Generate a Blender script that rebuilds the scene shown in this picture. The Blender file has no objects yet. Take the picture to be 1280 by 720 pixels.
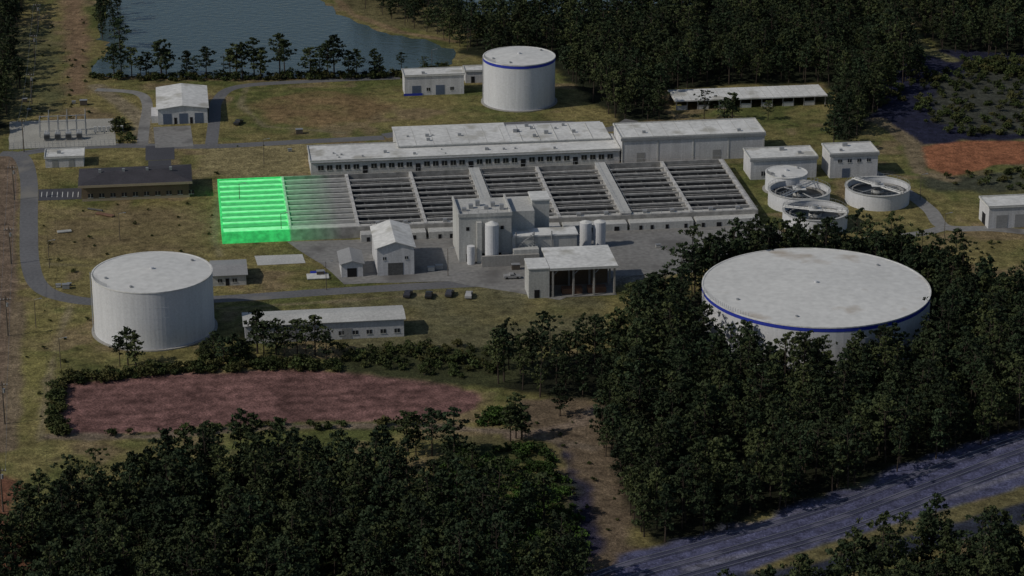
import bpy, math, random
import numpy as np
from mathutils import Vector
random.seed(7); rng=np.random.default_rng(7)
sc=bpy.context.scene
# ---------------- survey model: camera station 250 m above the site ----------------
F=640/math.tan(math.radians(11)); TH=math.radians(20.5); CZ=250.0
S_,C_=math.sin(TH),math.cos(TH)
def P(u,v,z=0.0):
    a=u-640; b=360-v
    D=(CZ-z)/(F*S_-b*C_)
    return np.array([a*D,(F*C_+b*S_)*D,z])
def DS(u,v,z=0.0): return (CZ-z)/(F*S_-(360-v)*C_)
def HH(u,vb,vt):
    Y=P(u,vb)[1]; b=360-vt
    return CZ-Y*(F*S_-b*C_)/(F*C_+b*S_)
ROT=math.radians(7.5)
E1=np.array([math.cos(ROT),math.sin(ROT),0]); E2=np.array([-math.sin(ROT),math.cos(ROT),0])
def DEP(u,v1,v2,h): return float(np.dot(P(u,v2,h)-P(u,v1,h),E2))
# ---------------- materials ----------------
MATS={}
def mat(name,col,rough=.8,var=.25,sc1=.15,sc2=2.0,streak=False,stain=None,metal=0,spec=.3,rnd=0,tint=None):
    if name in MATS: return MATS[name]
    m=bpy.data.materials.new(name); m.use_nodes=True; nt=m.node_tree; N=nt.nodes; L=nt.links
    b=N['Principled BSDF']; b.inputs['Roughness'].default_value=rough; b.inputs['Metallic'].default_value=metal
    b.inputs['Specular IOR Level'].default_value=spec
    tc=N.new('ShaderNodeTexCoord'); 
    def noise(scale,det=4,vec=None):
        n=N.new('ShaderNodeTexNoise'); n.inputs['Scale'].default_value=scale; n.inputs['Detail'].default_value=det
        L.new(vec or tc.outputs['Object'],n.inputs['Vector']); return n
    n1=noise(sc1,1 if rnd else 4); n2=noise(sc2,1)
    a=N.new('ShaderNodeMath'); a.operation='ADD'; L.new(n1.outputs['Fac'],a.inputs[0]); L.new(n2.outputs['Fac'],a.inputs[1])
    last=a.outputs[0]; tot=2
    if streak:
        mp=N.new('ShaderNodeMapping'); mp.inputs['Scale'].default_value=(1.2,1.2,.07); L.new(tc.outputs['Object'],mp.inputs['Vector'])
        n3=noise(1.0,5,mp.outputs['Vector'])
        a2=N.new('ShaderNodeMath'); a2.operation='ADD'; L.new(last,a2.inputs[0]); L.new(n3.outputs['Fac'],a2.inputs[1]); last=a2.outputs[0]; tot=3
    mr=N.new('ShaderNodeMapRange'); mr.inputs['From Min'].default_value=tot*.33; mr.inputs['From Max'].default_value=tot*.67
    mr.inputs['To Min'].default_value=1-var; mr.inputs['To Max'].default_value=1+var*.6; L.new(last,mr.inputs['Value'])
    v=mr.outputs['Result']
    if rnd:
        oi=N.new('ShaderNodeObjectInfo'); r=N.new('ShaderNodeMapRange'); r.inputs['To Min'].default_value=1-rnd; r.inputs['To Max'].default_value=1+rnd
        L.new(oi.outputs['Random'],r.inputs['Value']); mm=N.new('ShaderNodeMath'); mm.operation='MULTIPLY'; L.new(v,mm.inputs[0]); L.new(r.outputs['Result'],mm.inputs[1]); v=mm.outputs[0]
    vm=N.new('ShaderNodeVectorMath'); vm.operation='SCALE'; vm.inputs[0].default_value=col[:3]; L.new(v,vm.inputs['Scale'])
    out=vm.outputs['Vector']
    if tint:
        p=N.new('ShaderNodeMath'); p.operation='MULTIPLY'; p.inputs[1].default_value=7.31; L.new(oi.outputs['Random'],p.inputs[0])
        fr=N.new('ShaderNodeMath'); fr.operation='FRACT'; L.new(p.outputs[0],fr.inputs[0])
        pw_=N.new('ShaderNodeMath'); pw_.operation='POWER'; pw_.inputs[1].default_value=2.5; L.new(fr.outputs[0],pw_.inputs[0])
        mx=N.new('ShaderNodeMix'); mx.data_type='RGBA'; L.new(pw_.outputs[0],mx.inputs['Factor']); L.new(out,mx.inputs[6]); mx.inputs[7].default_value=(*tint,1); out=mx.outputs[2]
    if stain:
        ns=noise(stain[1],6); rr=N.new('ShaderNodeMapRange'); rr.inputs['From Min'].default_value=stain[2]; rr.inputs['From Max'].default_value=stain[2]+.12
        L.new(ns.outputs['Fac'],rr.inputs['Value'])
        mx=N.new('ShaderNodeMix'); mx.data_type='RGBA'; L.new(rr.outputs['Result'],mx.inputs['Factor']); L.new(out,mx.inputs[6]); mx.inputs[7].default_value=(*stain[0],1); out=mx.outputs[2]
    L.new(out,b.inputs['Base Color'])
    MATS[name]=m; return m
white=mat('white_paint_wall',(.56,.56,.57),streak=True,var=.3)
roofw=mat('white_membrane_roof',(.66,.66,.64),var=.22,sc1=.1,sc2=.8,stain=((.42,.41,.37),.12,.56))
tankw=mat('tank_paint',(.62,.63,.65),var=.18,streak=True,sc1=.05)
tankroof=mat('tank_roof_paint',(.65,.65,.63),var=.15,sc1=.04,sc2=.6,stain=((.44,.39,.33),.07,.61))
conc=mat('concrete',(.33,.32,.30),var=.3,sc1=.2,streak=True)
concL=mat('light_concrete',(.49,.49,.47),var=.3,sc1=.12,streak=True)
concD=mat('dark_concrete',(.10,.10,.098),var=.35,sc1=.2)
blue=mat('blue_band_paint',(.03,.05,.38),rough=.5,var=.1)
bluedoor=mat('blue_door_paint',(.10,.13,.19),rough=.5,var=.2)
glass=mat('window_glass',(.02,.025,.035),rough=.15,var=.1,spec=.6)
dark=mat('dark_opening',(.015,.015,.017),rough=.9,var=.2)
metal=mat('galvanised_steel',(.34,.35,.36),rough=.5,var=.2,metal=.3)
brown=mat('brown_brick',(.17,.125,.085),var=.25)
tan=mat('tan_fascia',(.34,.28,.20),var=.15)
shing=mat('dark_shingle',(.055,.052,.06),var=.3,sc1=.3)
greyroof=mat('grey_metal_roof',(.30,.30,.30),var=.2,rough=.6)
asph=mat('asphalt_road',(.145,.145,.15),var=.28,sc1=.06,sc2=1.2,stain=((.21,.20,.18),.05,.58))
asphD=mat('dark_asphalt',(.07,.07,.08),var=.3,sc1=.08)
pave=mat('concrete_pavement',(.23,.225,.215),var=.3,sc1=.05,sc2=.8,stain=((.13,.125,.12),.08,.55))
paint=mat('road_marking_paint',(.6,.6,.58),var=.3)
basinwater=mat('basin_water',(.012,.014,.016),rough=.3,var=.3,spec=.25)
bark=mat('pine_bark',(.06,.045,.035),var=.3)
pineM=mat('pine_needles',(.027,.042,.020),rough=.75,var=.5,sc1=.5,sc2=2.5,rnd=.5,spec=.15,tint=(.07,.085,.032))
shrubM=mat('shrub_leaves',(.045,.062,.02),rough=.7,var=.5,sc1=.5,rnd=.5,spec=.15,tint=(.09,.085,.03))
shrubG=mat('bright_shrub_leaves',(.055,.10,.022),rough=.7,var=.5,sc1=.5,rnd=.5,spec=.15,tint=(.03,.045,.015))
wood=mat('weathered_wood',(.12,.10,.08),var=.3)
rubber=mat('tyre_rubber',(.02,.02,.02))
rust=mat('rusty_steel',(.16,.09,.06),var=.3)
# ---------------- object builder ----------------
class O:
    def __init__(s,name,loc,rot=ROT):
        s.name=name; s.loc=tuple(float(x) for x in loc); s.rot=rot; s.p={}
    def _g(s,part,m):
        if part not in s.p: s.p[part]=([],[],m)
        return s.p[part]
    def add(s,part,m,vs,fs):
        V,Fc,_=s._g(part,m); o=len(V); V.extend([tuple(float(c) for c in v) for v in vs]); Fc.extend([tuple(i+o for i in f) for f in fs])
    def box(s,part,m,x0,y0,z0,x1,y1,z1):
        vs=[(x0,y0,z0),(x1,y0,z0),(x1,y1,z0),(x0,y1,z0),(x0,y0,z1),(x1,y0,z1),(x1,y1,z1),(x0,y1,z1)]
        s.add(part,m,vs,[(0,3,2,1),(4,5,6,7),(0,1,5,4),(1,2,6,5),(2,3,7,6),(3,0,4,7)])
    def cyl(s,part,m,cx,cy,z0,z1,r0,r1=None,n=24,cap=True):
        r1=r0 if r1 is None else r1
        vs=[]
        for z,r in((z0,r0),(z1,r1)):
            for i in range(n):
                a=2*math.pi*i/n; vs.append((cx+r*math.cos(a),cy+r*math.sin(a),z))
        fs=[(i,(i+1)%n,n+(i+1)%n,n+i) for i in range(n)]
        if cap: fs+=[tuple(range(n,2*n)),tuple(reversed(range(n)))]
        s.add(part,m,vs,fs)
    def ring(s,part,m,cx,cy,z0,z1,ri,ro,n=64):
        vs=[]
        for z,r in((z0,ro),(z1,ro),(z1,ri),(z0,ri)):
            for i in range(n):
                a=2*math.pi*i/n; vs.append((cx+r*math.cos(a),cy+r*math.sin(a),z))
        fs=[]
        for k in range(4):
            k2=(k+1)%4
            for i in range(n):
                j=(i+1)%n; fs.append((k*n+i,k*n+j,k2*n+j,k2*n+i))
        s.add(part,m,vs,fs)
    def beam(s,part,m,a,b,w=.1,n=4):
        a=Vector(a); b=Vector(b); d=(b-a)
        if d.length<1e-6: return
        d.normalize(); u=d.orthogonal().normalized(); v=d.cross(u)
        vs=[]
        for q in(a,b):
            for i in range(n):
                t=2*math.pi*i/n+math.pi/4; vs.append(q+u*(w*math.cos(t))+v*(w*math.sin(t)))
        s.add(part,m,vs,[(i,(i+1)%n,n+(i+1)%n,n+i) for i in range(n)]+[tuple(range(n,2*n)),tuple(reversed(range(n)))])
    def gable(s,part,m,x0,y0,x1,y1,z,rise,axis='y',oh=.5,t=.15):
        if axis=='y':
            xm=(x0+x1)/2
            vs=[(x0-oh,y0-oh,z),(xm,y0-oh,z+rise),(x1+oh,y0-oh,z),(x0-oh,y1+oh,z),(xm,y1+oh,z+rise),(x1+oh,y1+oh,z)]
            g=[(x0,y0,z-.01),(x1,y0,z-.01),(xm,y0,z+rise-.12)],[(x0,y1,z-.01),(x1,y1,z-.01),(xm,y1,z+rise-.12)]
        else:
            ym=(y0+y1)/2
            vs=[(x0-oh,y0-oh,z),(x0-oh,ym,z+rise),(x0-oh,y1+oh,z),(x1+oh,y0-oh,z),(x1+oh,ym,z+rise),(x1+oh,y1+oh,z)]
            g=[(x0,y0,z-.01),(x0,y1,z-.01),(x0,ym,z+rise-.12)],[(x1,y0,z-.01),(x1,y1,z-.01),(x1,ym,z+rise-.12)]
        v2=[(a,b,c+t) for a,b,c in vs]
        s.add(part,m,vs+v2,[(6,7,10,9),(7,8,11,10),(0,3,4,1),(1,4,5,2),(0,1,7,6),(1,2,8,7),(3,9,10,4),(4,10,11,5),(0,6,9,3),(2,5,11,8)])
        for t3 in g: s.add('gable_walls',white,t3,[(0,1,2)])
    def done(s,single=False):
        if len(s.p)==1 or single:
            keys=list(s.p); V=[];Fc=[];MI=[];ms=[]
            for k in keys:
                v,f,m=s.p[k]; o=len(V); V+=v; Fc+=[tuple(i+o for i in q) for q in f]
                if m not in ms: ms.append(m)
                MI+=[ms.index(m)]*len(f)
            me=bpy.data.meshes.new(s.name); me.from_pydata(V,[],Fc)
            for m in ms: me.materials.append(m)
            me.polygons.foreach_set('material_index',MI)
            ob=bpy.data.objects.new(s.name,me); sc.collection.objects.link(ob); ob.location=s.loc; ob.rotation_euler=(0,0,s.rot); return ob
        e=bpy.data.objects.new(s.name,None); e.empty_display_size=1; sc.collection.objects.link(e); e.location=s.loc; e.rotation_euler=(0,0,s.rot)
        for k,(v,f,m) in s.p.items():
            me=bpy.data.meshes.new(k); me.from_pydata(v,[],f); me.materials.append(m)
            ob=bpy.data.objects.new(k,me); sc.collection.objects.link(ob); ob.parent=e
        return e
EXC=[]
def bld(name,FL,FR,h,d,wallm=white,roofm=roofw,roof='flat',rise=1.5,axis='x',units=0):
    loc=P(*FL); w=float(np.dot(P(*FR)-loc,E1)); o=O(name,loc); o.w,o.d,o.h=w,d,h
    o.box('walls',wallm,0,0,0,w,d,h)
    if roof=='flat':
        o.box('roof',roofm,-.3,-.3,h+.003,w+.3,d+.3,h+.3)
        for (a,b,c,e) in((-.3,-.3,w+.3,-.05),(-.3,d+.05,w+.3,d+.3),(-.3,-.05,-.05,d+.05),(w+.05,-.05,w+.3,d+.05)):
            o.box('parapet',concL,a,b,h+.3,c,e,h+.62)
    elif roof=='gable': o.gable('roof',roofm,0,0,w,d,h,rise,axis)
    elif roof=='hip':
        q=min(d,w)/2; oh=1.0
        vs=[(-oh,-oh,h),(w+oh,-oh,h),(w+oh,d+oh,h),(-oh,d+oh,h),(q,d/2,h+rise),(w-q,d/2,h+rise)]
        o.add('roof',roofm,vs,[(0,1,5,4),(1,2,5),(2,3,4,5),(3,0,4),(3,2,1,0)])
    for i in range(units):
        x=random.uniform(2,w-3); y=random.uniform(1.5,max(2,d-2.5)); q=random.uniform(.5,1.1)
        o.box('roof_units',metal,x,y,h+.3,x+q*1.4,y+q,h+.3+q)
    for i in range(0,5): EXC.append((*(loc[:2]+E1[:2]*w*i/4+E2[:2]*d/2),max(d/2,w/8)+2))
    return o
def wins(o,xs,z0,z1,w=1.2,part='windows',m=None):
    for x in xs:
        o.box(part,m or glass,x-w/2,-.06,z0,x+w/2,.05,z1)
        if m is None:
            o.box('window_sills',concL,x-w/2-.1,-.12,z0-.15,x+w/2+.1,-.0,z0-.01)
            o.box('window_mullions',concL,x-.05,-.09,z0,x+.05,-.065,z1)
# ---------------- ground ----------------
def vnoise(X,Y,s,seed):
    r=np.random.default_rng(seed).random((257,257)); x=X/s; y=Y/s
    xi=np.floor(x).astype(int); yi=np.floor(y).astype(int); fx=x-xi; fy=y-yi
    fx=fx*fx*(3-2*fx); fy=fy*fy*(3-2*fy)
    a=r[xi%256,yi%256]; b=r[(xi+1)%256,yi%256]; c=r[xi%256,(yi+1)%256]; d=r[(xi+1)%256,(yi+1)%256]
    return (a*(1-fx)+b*fx)*(1-fy)+(c*(1-fx)+d*fx)*fy
def px(pts): return np.array([P(*p)[:2] for p in pts])
def segd(X,Y,poly,closed=True):
    D=np.full(X.shape,1e9); n=len(poly)
    for i in range(n if closed else n-1):
        a=poly[i]; b=poly[(i+1)%n]; ab=b-a; t=np.clip(((X-a[0])*ab[0]+(Y-a[1])*ab[1])/(ab@ab+1e-9),0,1)
        D=np.minimum(D,np.hypot(X-a[0]-t*ab[0],Y-a[1]-t*ab[1]))
    return D
def inside(X,Y,poly):
    c=np.zeros(X.shape,bool); n=len(poly)
    for i in range(n):
        x1,y1=poly[i]; x2,y2=poly[(i+1)%n]
        if y1==y2: continue
        k=((y1>Y)!=(y2>Y))&(X<(x2-x1)*(Y-y1)/(y2-y1)+x1); c^=k
    return c
FOREST1=[(5,680),(60,640),(130,628),(200,600),(330,588),(440,600),(500,612),(560,640),(600,655),(690,655),(725,720),(740,860),(-120,860),(-60,700)]
FOREST2=[(800,402),(840,378),(900,352),(1000,345),(1110,345),(1200,358),(1290,385),(1420,400),(1420,500),(1280,540),(1150,580),(1000,632),(880,672),(805,685),(780,640),(752,560),(745,500),(690,505),(640,490),(600,480),(620,458),(700,448),(770,440)]
FOREST3=[(575,66),(700,86),(738,126),(772,152),(834,150),(832,112),(1030,103),(1045,120),(1042,172),(1062,182),(1100,140),(1155,92),(1120,30),(1090,-40),(880,-40),(850,14),(700,20),(640,28),(600,30)]
FOREST4=[(1125,10),(1165,60),(1220,72),(1290,74),(1450,80),(1450,-60),(1120,-60)]
FOREST5=[(-80,190),(5,160),(22,110),(18,60),(30,0),(35,-50),(-120,-60)]
FOREST6=[(900,800),(1000,752),(1090,722),(1180,700),(1280,688),(1420,670),(1420,880),(860,880)]
LAKE1=[(112,93),(150,96),(230,97),(330,97),(420,96),(500,92),(556,84),(572,66),(540,52),(490,44),(448,30),(415,10),(385,-10),(360,-60),(150,-60),(140,0),(122,35),(138,60)]
LAKE2=[(560,-60),(940,-60),(870,6),(780,12),(700,17),(640,24),(598,20),(565,4)]
PAD=[(84,480),(200,468),(330,462),(430,466),(540,478),(604,492),(598,512),(540,524),(400,528),(300,531),(190,541),(85,545),(76,515)]
zones=[
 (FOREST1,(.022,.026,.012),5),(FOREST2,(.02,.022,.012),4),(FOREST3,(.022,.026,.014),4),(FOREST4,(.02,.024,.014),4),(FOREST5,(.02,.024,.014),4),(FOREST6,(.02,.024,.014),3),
 ([(400,-20),(430,10),(480,30),(560,45),(600,30),(560,-10),(520,-40),(400,-60)],(.13,.115,.055),3),
 ([(310,135),(340,120),(400,114),(460,118),(492,132),(470,150),(400,158),(340,155)],(.215,.150,.075),6),
 ([(50,262),(150,258),(260,262),(268,315),(180,325),(60,322)],(.20,.155,.08),8),
 ([(240,180),(380,178),(385,215),(330,222),(250,222)],(.25,.21,.105),5),
 ([(20,560),(75,470),(60,400),(30,400),(-10,470)],(.20,.18,.065),7),
 (PAD,(.180,.098,.088),2),
 ([(1140,186),(1205,176),(1290,177),(1290,206),(1240,207),(1190,220),(1160,210)],(.30,.125,.065),2),
 ([(1112,75),(1180,62),(1300,70),(1300,174),(1200,175),(1150,180),(1105,155),(1090,150)],(.022,.024,.048),3),  # bluish dark marsh, its deep blue shadow painted into the colour
 ([(1170,100),(1225,84),(1300,86),(1300,170),(1215,168),(1165,150)],(.06,.063,.05),4),
 ([(1140,218),(1200,222),(1300,209),(1300,240),(1225,242),(1170,240)],(.07,.075,.05),5),
 ([(640,498),(700,494),(745,505),(756,560),(775,620),(800,680),(850,700),(800,735),(720,735),(715,650),(690,560),(650,530)],(.16,.12,.08),4),
 ([(690,545),(712,560),(745,640),(750,690),(730,720),(700,720),(715,640)],(.03,.028,.05),3),  # tree shadow along the trail edge, painted into the ground colour
 ([(560,545),(690,545),(710,600),(715,700),(560,700),(540,600)],(.04,.055,.02),6),
 ([(-60,590),(20,590),(45,690),(50,760),(-100,760)],(.17,.08,.05),4),
 ([(780,690),(870,672),(1000,633),(1150,574),(1300,530),(1420,500),(1420,575),(1300,606),(1200,636),(1100,664),(960,704),(860,740),(740,740)],(.095,.10,.175),3),
 ([(860,735),(1000,702),(1130,668),(1220,640),(1300,622),(1300,650),(1130,700),(1000,735)],(.035,.04,.06),3),
 ([(70,-60),(100,-60),(112,60),(112,118),(80,118),(84,60)],(.22,.15,.09),5),
 ([(560,296),(860,290),(880,330),(800,352),(640,372),(560,350)],(.19,.18,.155),4),
 ([(0,30),(70,30),(80,140),(0,150)],(.12,.12,.055),6),
 ([(500,345),(640,350),(760,378),(760,420),(640,440),(430,440),(430,380)],(.14,.13,.07),6),
 ([(430,438),(640,430),(700,470),(600,482),(430,462)],(.05,.055,.025),5),
]
lines=[([(112,92),(150,97),(330,99),(500,95),(560,86),(600,90)],2.5,(.17,.13,.07)),
 ([(120,108),(150,128),(176,150),(182,178)],3,(.24,.20,.13)),
 ([(12,195),(6,300),(3,400),(-4,560)],3.5,(.19,.14,.10)),
 ([(22,380),(18,450),(12,560)],2,(.20,.155,.10)),
 ([(1100,150),(1140,180),(1150,215),(1190,225)],2.5,(.2,.16,.10)),
 ([(60,546),(180,546),(330,534),(520,532),(640,540),(740,560)],1.6,(.19,.15,.11)),
 ([(640,545),(720,530),(745,510)],2,(.21,.16,.12)),
 ([(1100,-10),(1120,20),(1150,60),(1190,75)],3,(.18,.17,.08)),
 ([(860,712),(1000,680),(1130,640),(1280,590)],1.2,(.17,.17,.22)),
 ([(900,676),(1040,628),(1180,580),(1290,545)],1.0,(.16,.16,.23)),
 ([(1000,700),(1150,655),(1290,615)],3,(.15,.13,.06)),
 ([(400,-20),(440,18),(500,40),(570,52)],1.8,(.22,.16,.09)),
 ([(275,225),(268,300),(275,320)],1.2,(.22,.19,.11)),
 ([(60,330),(150,334),(250,328)],1.0,(.20,.17,.09)),
 ([(310,105),(300,130),(330,158),(430,166)],.8,(.22,.19,.11)),
 ([(90,378),(70,430),(60,480),(50,550)],.7,(.24,.20,.12)),
 ([(270,386),(400,378),(560,366)],.6,(.23,.19,.11)),
]
def axis(lo,hi,step,far):
    a=np.arange(lo,hi+step/2,step); g=[];d=step*2;x=hi
    while x<far: x+=d; g.append(x); d*=1.35
    g2=[];d=step*2;x=lo
    while x>-far: x-=d; g2.append(x); d*=1.35
    return np.array(g2[::-1]+list(a)+g)
xs=axis(-225,235,1.0,9000); ys=axis(480,1030,1.0,9000)
X,Y=np.meshgrid(xs,ys); 
wob=(vnoise(X,Y,9,1)-.5)*5+(vnoise(X,Y,3,2)-.5)*2.4
n1=vnoise(X,Y,38,3)*.45+vnoise(X,Y,13,4)*.3+vnoise(X,Y,4,5)*.25
t=np.clip((n1-.30)/.28,0,1)[...,None]
col=np.array([.105,.118,.038])*(1-t)+np.array([.215,.182,.075])*t
bare=np.clip((vnoise(X,Y,17,21)*.6+vnoise(X,Y,5,22)*.4-.60)/.14,0,1)[...,None]; col=col*(1-bare*.75)+np.array([.23,.17,.10])*bare*.75
far=(Y>1030)|(Y<480)|(abs(X)>230)
col[far]=(.025,.03,.016)
def ss(d,w): 
    q=np.clip(d/w+.5,0,1); return (q*q*(3-2*q))[...,None]
for poly,c,soft in zones:
    pw=px(poly); ins=inside(X,Y,pw); d=segd(X,Y,pw); sd=np.where(ins,d,-d)+wob*min(1,soft/4)
    k=ss(sd,soft); 
    if soft>=6: k=k*(.45+.55*np.clip(vnoise(X,Y,7,33)*1.6-.2,0,1))[...,None]
    cc=np.array(c)
    if poly is PAD: # graded windrows
        rows=np.sin(2*np.pi*((X*E2[0]+Y*E2[1])+3*vnoise(X,Y,12,41))/5.2)*.16+(vnoise(X,Y,6,42)-.5)*.5+(vnoise(X,Y,2.2,43)-.5)*.4
        cc=cc*(1+rows)[...,None]
    col=col*(1-k)+cc*k
for pl,w,c in lines:
    d=segd(X,Y,px(pl),False); k=ss(w-d+wob*.3,2.0); col=col*(1-k)+np.array(c)*k
ny,nx=X.shape
me=bpy.data.meshes.new('ground'); me.vertices.add(nx*ny)
co=np.stack([X,Y,np.zeros_like(X)],-1).reshape(-1).astype(np.float32); me.vertices.foreach_set('co',co)
idx=np.arange(nx*ny).reshape(ny,nx); q=np.stack([idx[:-1,:-1],idx[:-1,1:],idx[1:,1:],idx[1:,:-1]],-1).reshape(-1,4)
me.loops.add(q.size); me.loops.foreach_set('vertex_index',q.reshape(-1).astype(np.int32)); me.polygons.add(len(q))
me.polygons.foreach_set('loop_start',np.arange(0,q.size,4,dtype=np.int32)); me.polygons.foreach_set('loop_total',np.full(len(q),4,dtype=np.int32))
me.update(calc_edges=True)
at=me.attributes.new('soil_shade','FLOAT_COLOR','POINT'); at.data.foreach_set('color',np.concatenate([col,np.ones_like(col[...,:1])],-1).reshape(-1).astype(np.float32))  # soil and grass colours, painted shadow areas included
gm=bpy.data.materials.new('ground_soil_grass_shade'); gm.use_nodes=True; nt=gm.node_tree; N=nt.nodes; L=nt.links; b=N['Principled BSDF']; b.inputs['Roughness'].default_value=.95; b.inputs['Specular IOR Level'].default_value=.1
ac=N.new('ShaderNodeAttribute'); ac.attribute_name='soil_shade'; tc=N.new('ShaderNodeTexCoord')
last=None
for s_,amt,det in((.35,.6,5),(1.6,.5,3),(.07,.3,4)):
    n=N.new('ShaderNodeTexNoise'); n.inputs['Scale'].default_value=s_; n.inputs['Detail'].default_value=det; n.inputs['Roughness'].default_value=.7; L.new(tc.outputs['Object'],n.inputs['Vector'])
    r=N.new('ShaderNodeMapRange'); r.inputs['From Min'].default_value=.3; r.inputs['From Max'].default_value=.7; r.inputs['To Min'].default_value=1-amt; r.inputs['To Max'].default_value=1+amt*.9; L.new(n.outputs['Fac'],r.inputs['Value'])
    if last is None: last=r.outputs['Result']
    else:
        m_=N.new('ShaderNodeMath'); m_.operation='MULTIPLY'; L.new(last,m_.inputs[0]); L.new(r.outputs['Result'],m_.inputs[1]); last=m_.outputs[0]
vm=N.new('ShaderNodeVectorMath'); vm.operation='SCALE'; L.new(ac.outputs['Color'],vm.inputs[0]); L.new(last,vm.inputs['Scale']); L.new(vm.outputs['Vector'],b.inputs['Base Color'])
bp=N.new('ShaderNodeBump'); bp.inputs['Distance'].default_value=.35; bp.inputs['Strength'].default_value=.5; L.new(last,bp.inputs['Height']); L.new(bp.outputs['Normal'],b.inputs['Normal'])
me.materials.append(gm); g=bpy.data.objects.new('ground',me); sc.collection.objects.link(g)
# water
wm=bpy.data.materials.new('lake_water'); wm.use_nodes=True; nt=wm.node_tree; b=nt.nodes['Principled BSDF']
b.inputs['Base Color'].default_value=(.060,.092,.098,1); b.inputs['Roughness'].default_value=.12
n=nt.nodes.new('ShaderNodeTexNoise'); n.inputs['Scale'].default_value=.5; n.inputs['Detail'].default_value=5
tc=nt.nodes.new('ShaderNodeTexCoord'); mp=nt.nodes.new('ShaderNodeMapping'); mp.inputs['Scale'].default_value=(.6,1.0,1); mp.inputs['Rotation'].default_value=(0,0,.4)
nt.links.new(tc.outputs['Object'],mp.inputs['Vector']); nt.links.new(mp.outputs['Vector'],n.inputs['Vector'])
bp=nt.nodes.new('ShaderNodeBump'); bp.inputs['Distance'].default_value=.4; bp.inputs['Strength'].default_value=.7; nt.links.new(n.outputs['Fac'],bp.inputs['Height']); nt.links.new(bp.outputs['Normal'],b.inputs['Normal'])
def sheet(name,poly,m,z,jit=0,sub=6):
    pw=px(poly); pts=[]
    for i in range(len(pw)):
        a=pw[i]; c=pw[(i+1)%len(pw)]; k=max(1,int(np.hypot(*(c-a))/sub)) if jit else 1
        for j in range(k): pts.append(a+(c-a)*j/k+(rng.normal(0,jit,2) if jit else 0))
    me=bpy.data.meshes.new(name); me.from_pydata([(p[0],p[1],z) for p in pts],[],[tuple(range(len(pts)))])
    me.materials.append(m); o=bpy.data.objects.new(name,me); sc.collection.objects.link(o); return o
sheet('lake_water',LAKE1,wm,.06,1.0,4); sheet('lake_water',LAKE2,wm,.05,1.0,4)
# ---------------- roads ----------------
ZR=[.004]
def cat(pw,k=8):
    out=[]; n=len(pw)
    for i in range(n-1):
        p0=pw[max(i-1,0)];p1=pw[i];p2=pw[i+1];p3=pw[min(i+2,n-1)]
        for j in range(k):
            t=j/k; out.append(.5*((2*p1)+(-p0+p2)*t+(2*p0-5*p1+4*p2-p3)*t*t+(-p0+3*p1-3*p2+p3)*t**3))
    out.append(pw[-1]); return np.array(out)
def ribbon(name,pts,w,m,z=None,off=0,thick=0,world=False):
    if z is None: z=ZR[0]; ZR[0]+=.004
    c=cat(pts if world else px(pts)); tg=np.gradient(c,axis=0); tg/=np.linalg.norm(tg,axis=1)[:,None]; nn=np.stack([-tg[:,1],tg[:,0]],1)
    a=c+nn*(off+w/2); d=c+nn*(off-w/2); n=len(c)
    V=[(*p,z+thick) for p in a]+[(*p,z+thick) for p in d]; Fc=[(i+n,i+1+n,i+1,i) for i in range(n-1)]
    if thick:
        V+=[(*p,0) for p in a]+[(*p,0) for p in d]
        Fc+=[(i,i+1,2*n+i+1,2*n+i) for i in range(n-1)]+[(n+i+1,n+i,3*n+i,3*n+i+1) for i in range(n-1)]
    me=bpy.data.meshes.new(name); me.from_pydata(V,[],Fc); me.materials.append(m); o=bpy.data.objects.new(name,me); sc.collection.objects.link(o); return o
ribbon('access_road',[(0,192),(26,196),(36,225),(36,280),(38,330),(52,360),(90,374),(150,378),(270,374),(420,364),(560,356),(660,352)],5.2,asph)
ribbon('service_road',[(26,192),(70,186),(150,182),(260,183),(380,177),(480,172)],4.6,asph)
ribbon('service_road',[(264,182),(268,150),(272,125),(300,108),(400,101),(500,97)],4.0,asph)
ribbon('service_road',[(178,182),(180,160),(184,130),(170,116),(120,112)],3.6,pave)
ribbon('service_road',[(480,170),(560,160),(700,154),(760,162),(790,150)],5,asph)
ribbon('service_road',[(1088,214),(1130,238),(1162,262),(1182,284),(1240,286),(1300,292)],4.5,pave)
ribbon('service_road',[(1182,284),(1150,292),(1080,300)],4.0,pave)
ribbon('driveway',[(200,182),(200,200)],9,asphD)
ribbon('driveway',[(215,158),(218,184)],12,pave)
sheet('parking_lot_pavement',[(48,237),(102,235),(102,249),(48,251)],asphD,.05)
sheet('concrete_pavement',[(360,302),(955,281),(1000,300),(860,342),(770,345),(700,375),(560,352),(430,355),(400,330)],pave,.056,.3)
sheet('substation_pavement',[(12,152),(142,148),(145,182),(12,187)],mat('gravel_pad',(.38,.37,.33),var=.3,sc1=.1),.06,.15)
sheet('concrete_slab',[(318,320),(378,318),(382,329),(322,332)],concL,.07)
for i in range(8):
    a=P(52+i*6.5,240); o=O('parking_line',a+np.array([0,0,.055])); o.box('line',paint,0,-5,0,.2,0,.004); o.done()
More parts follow.
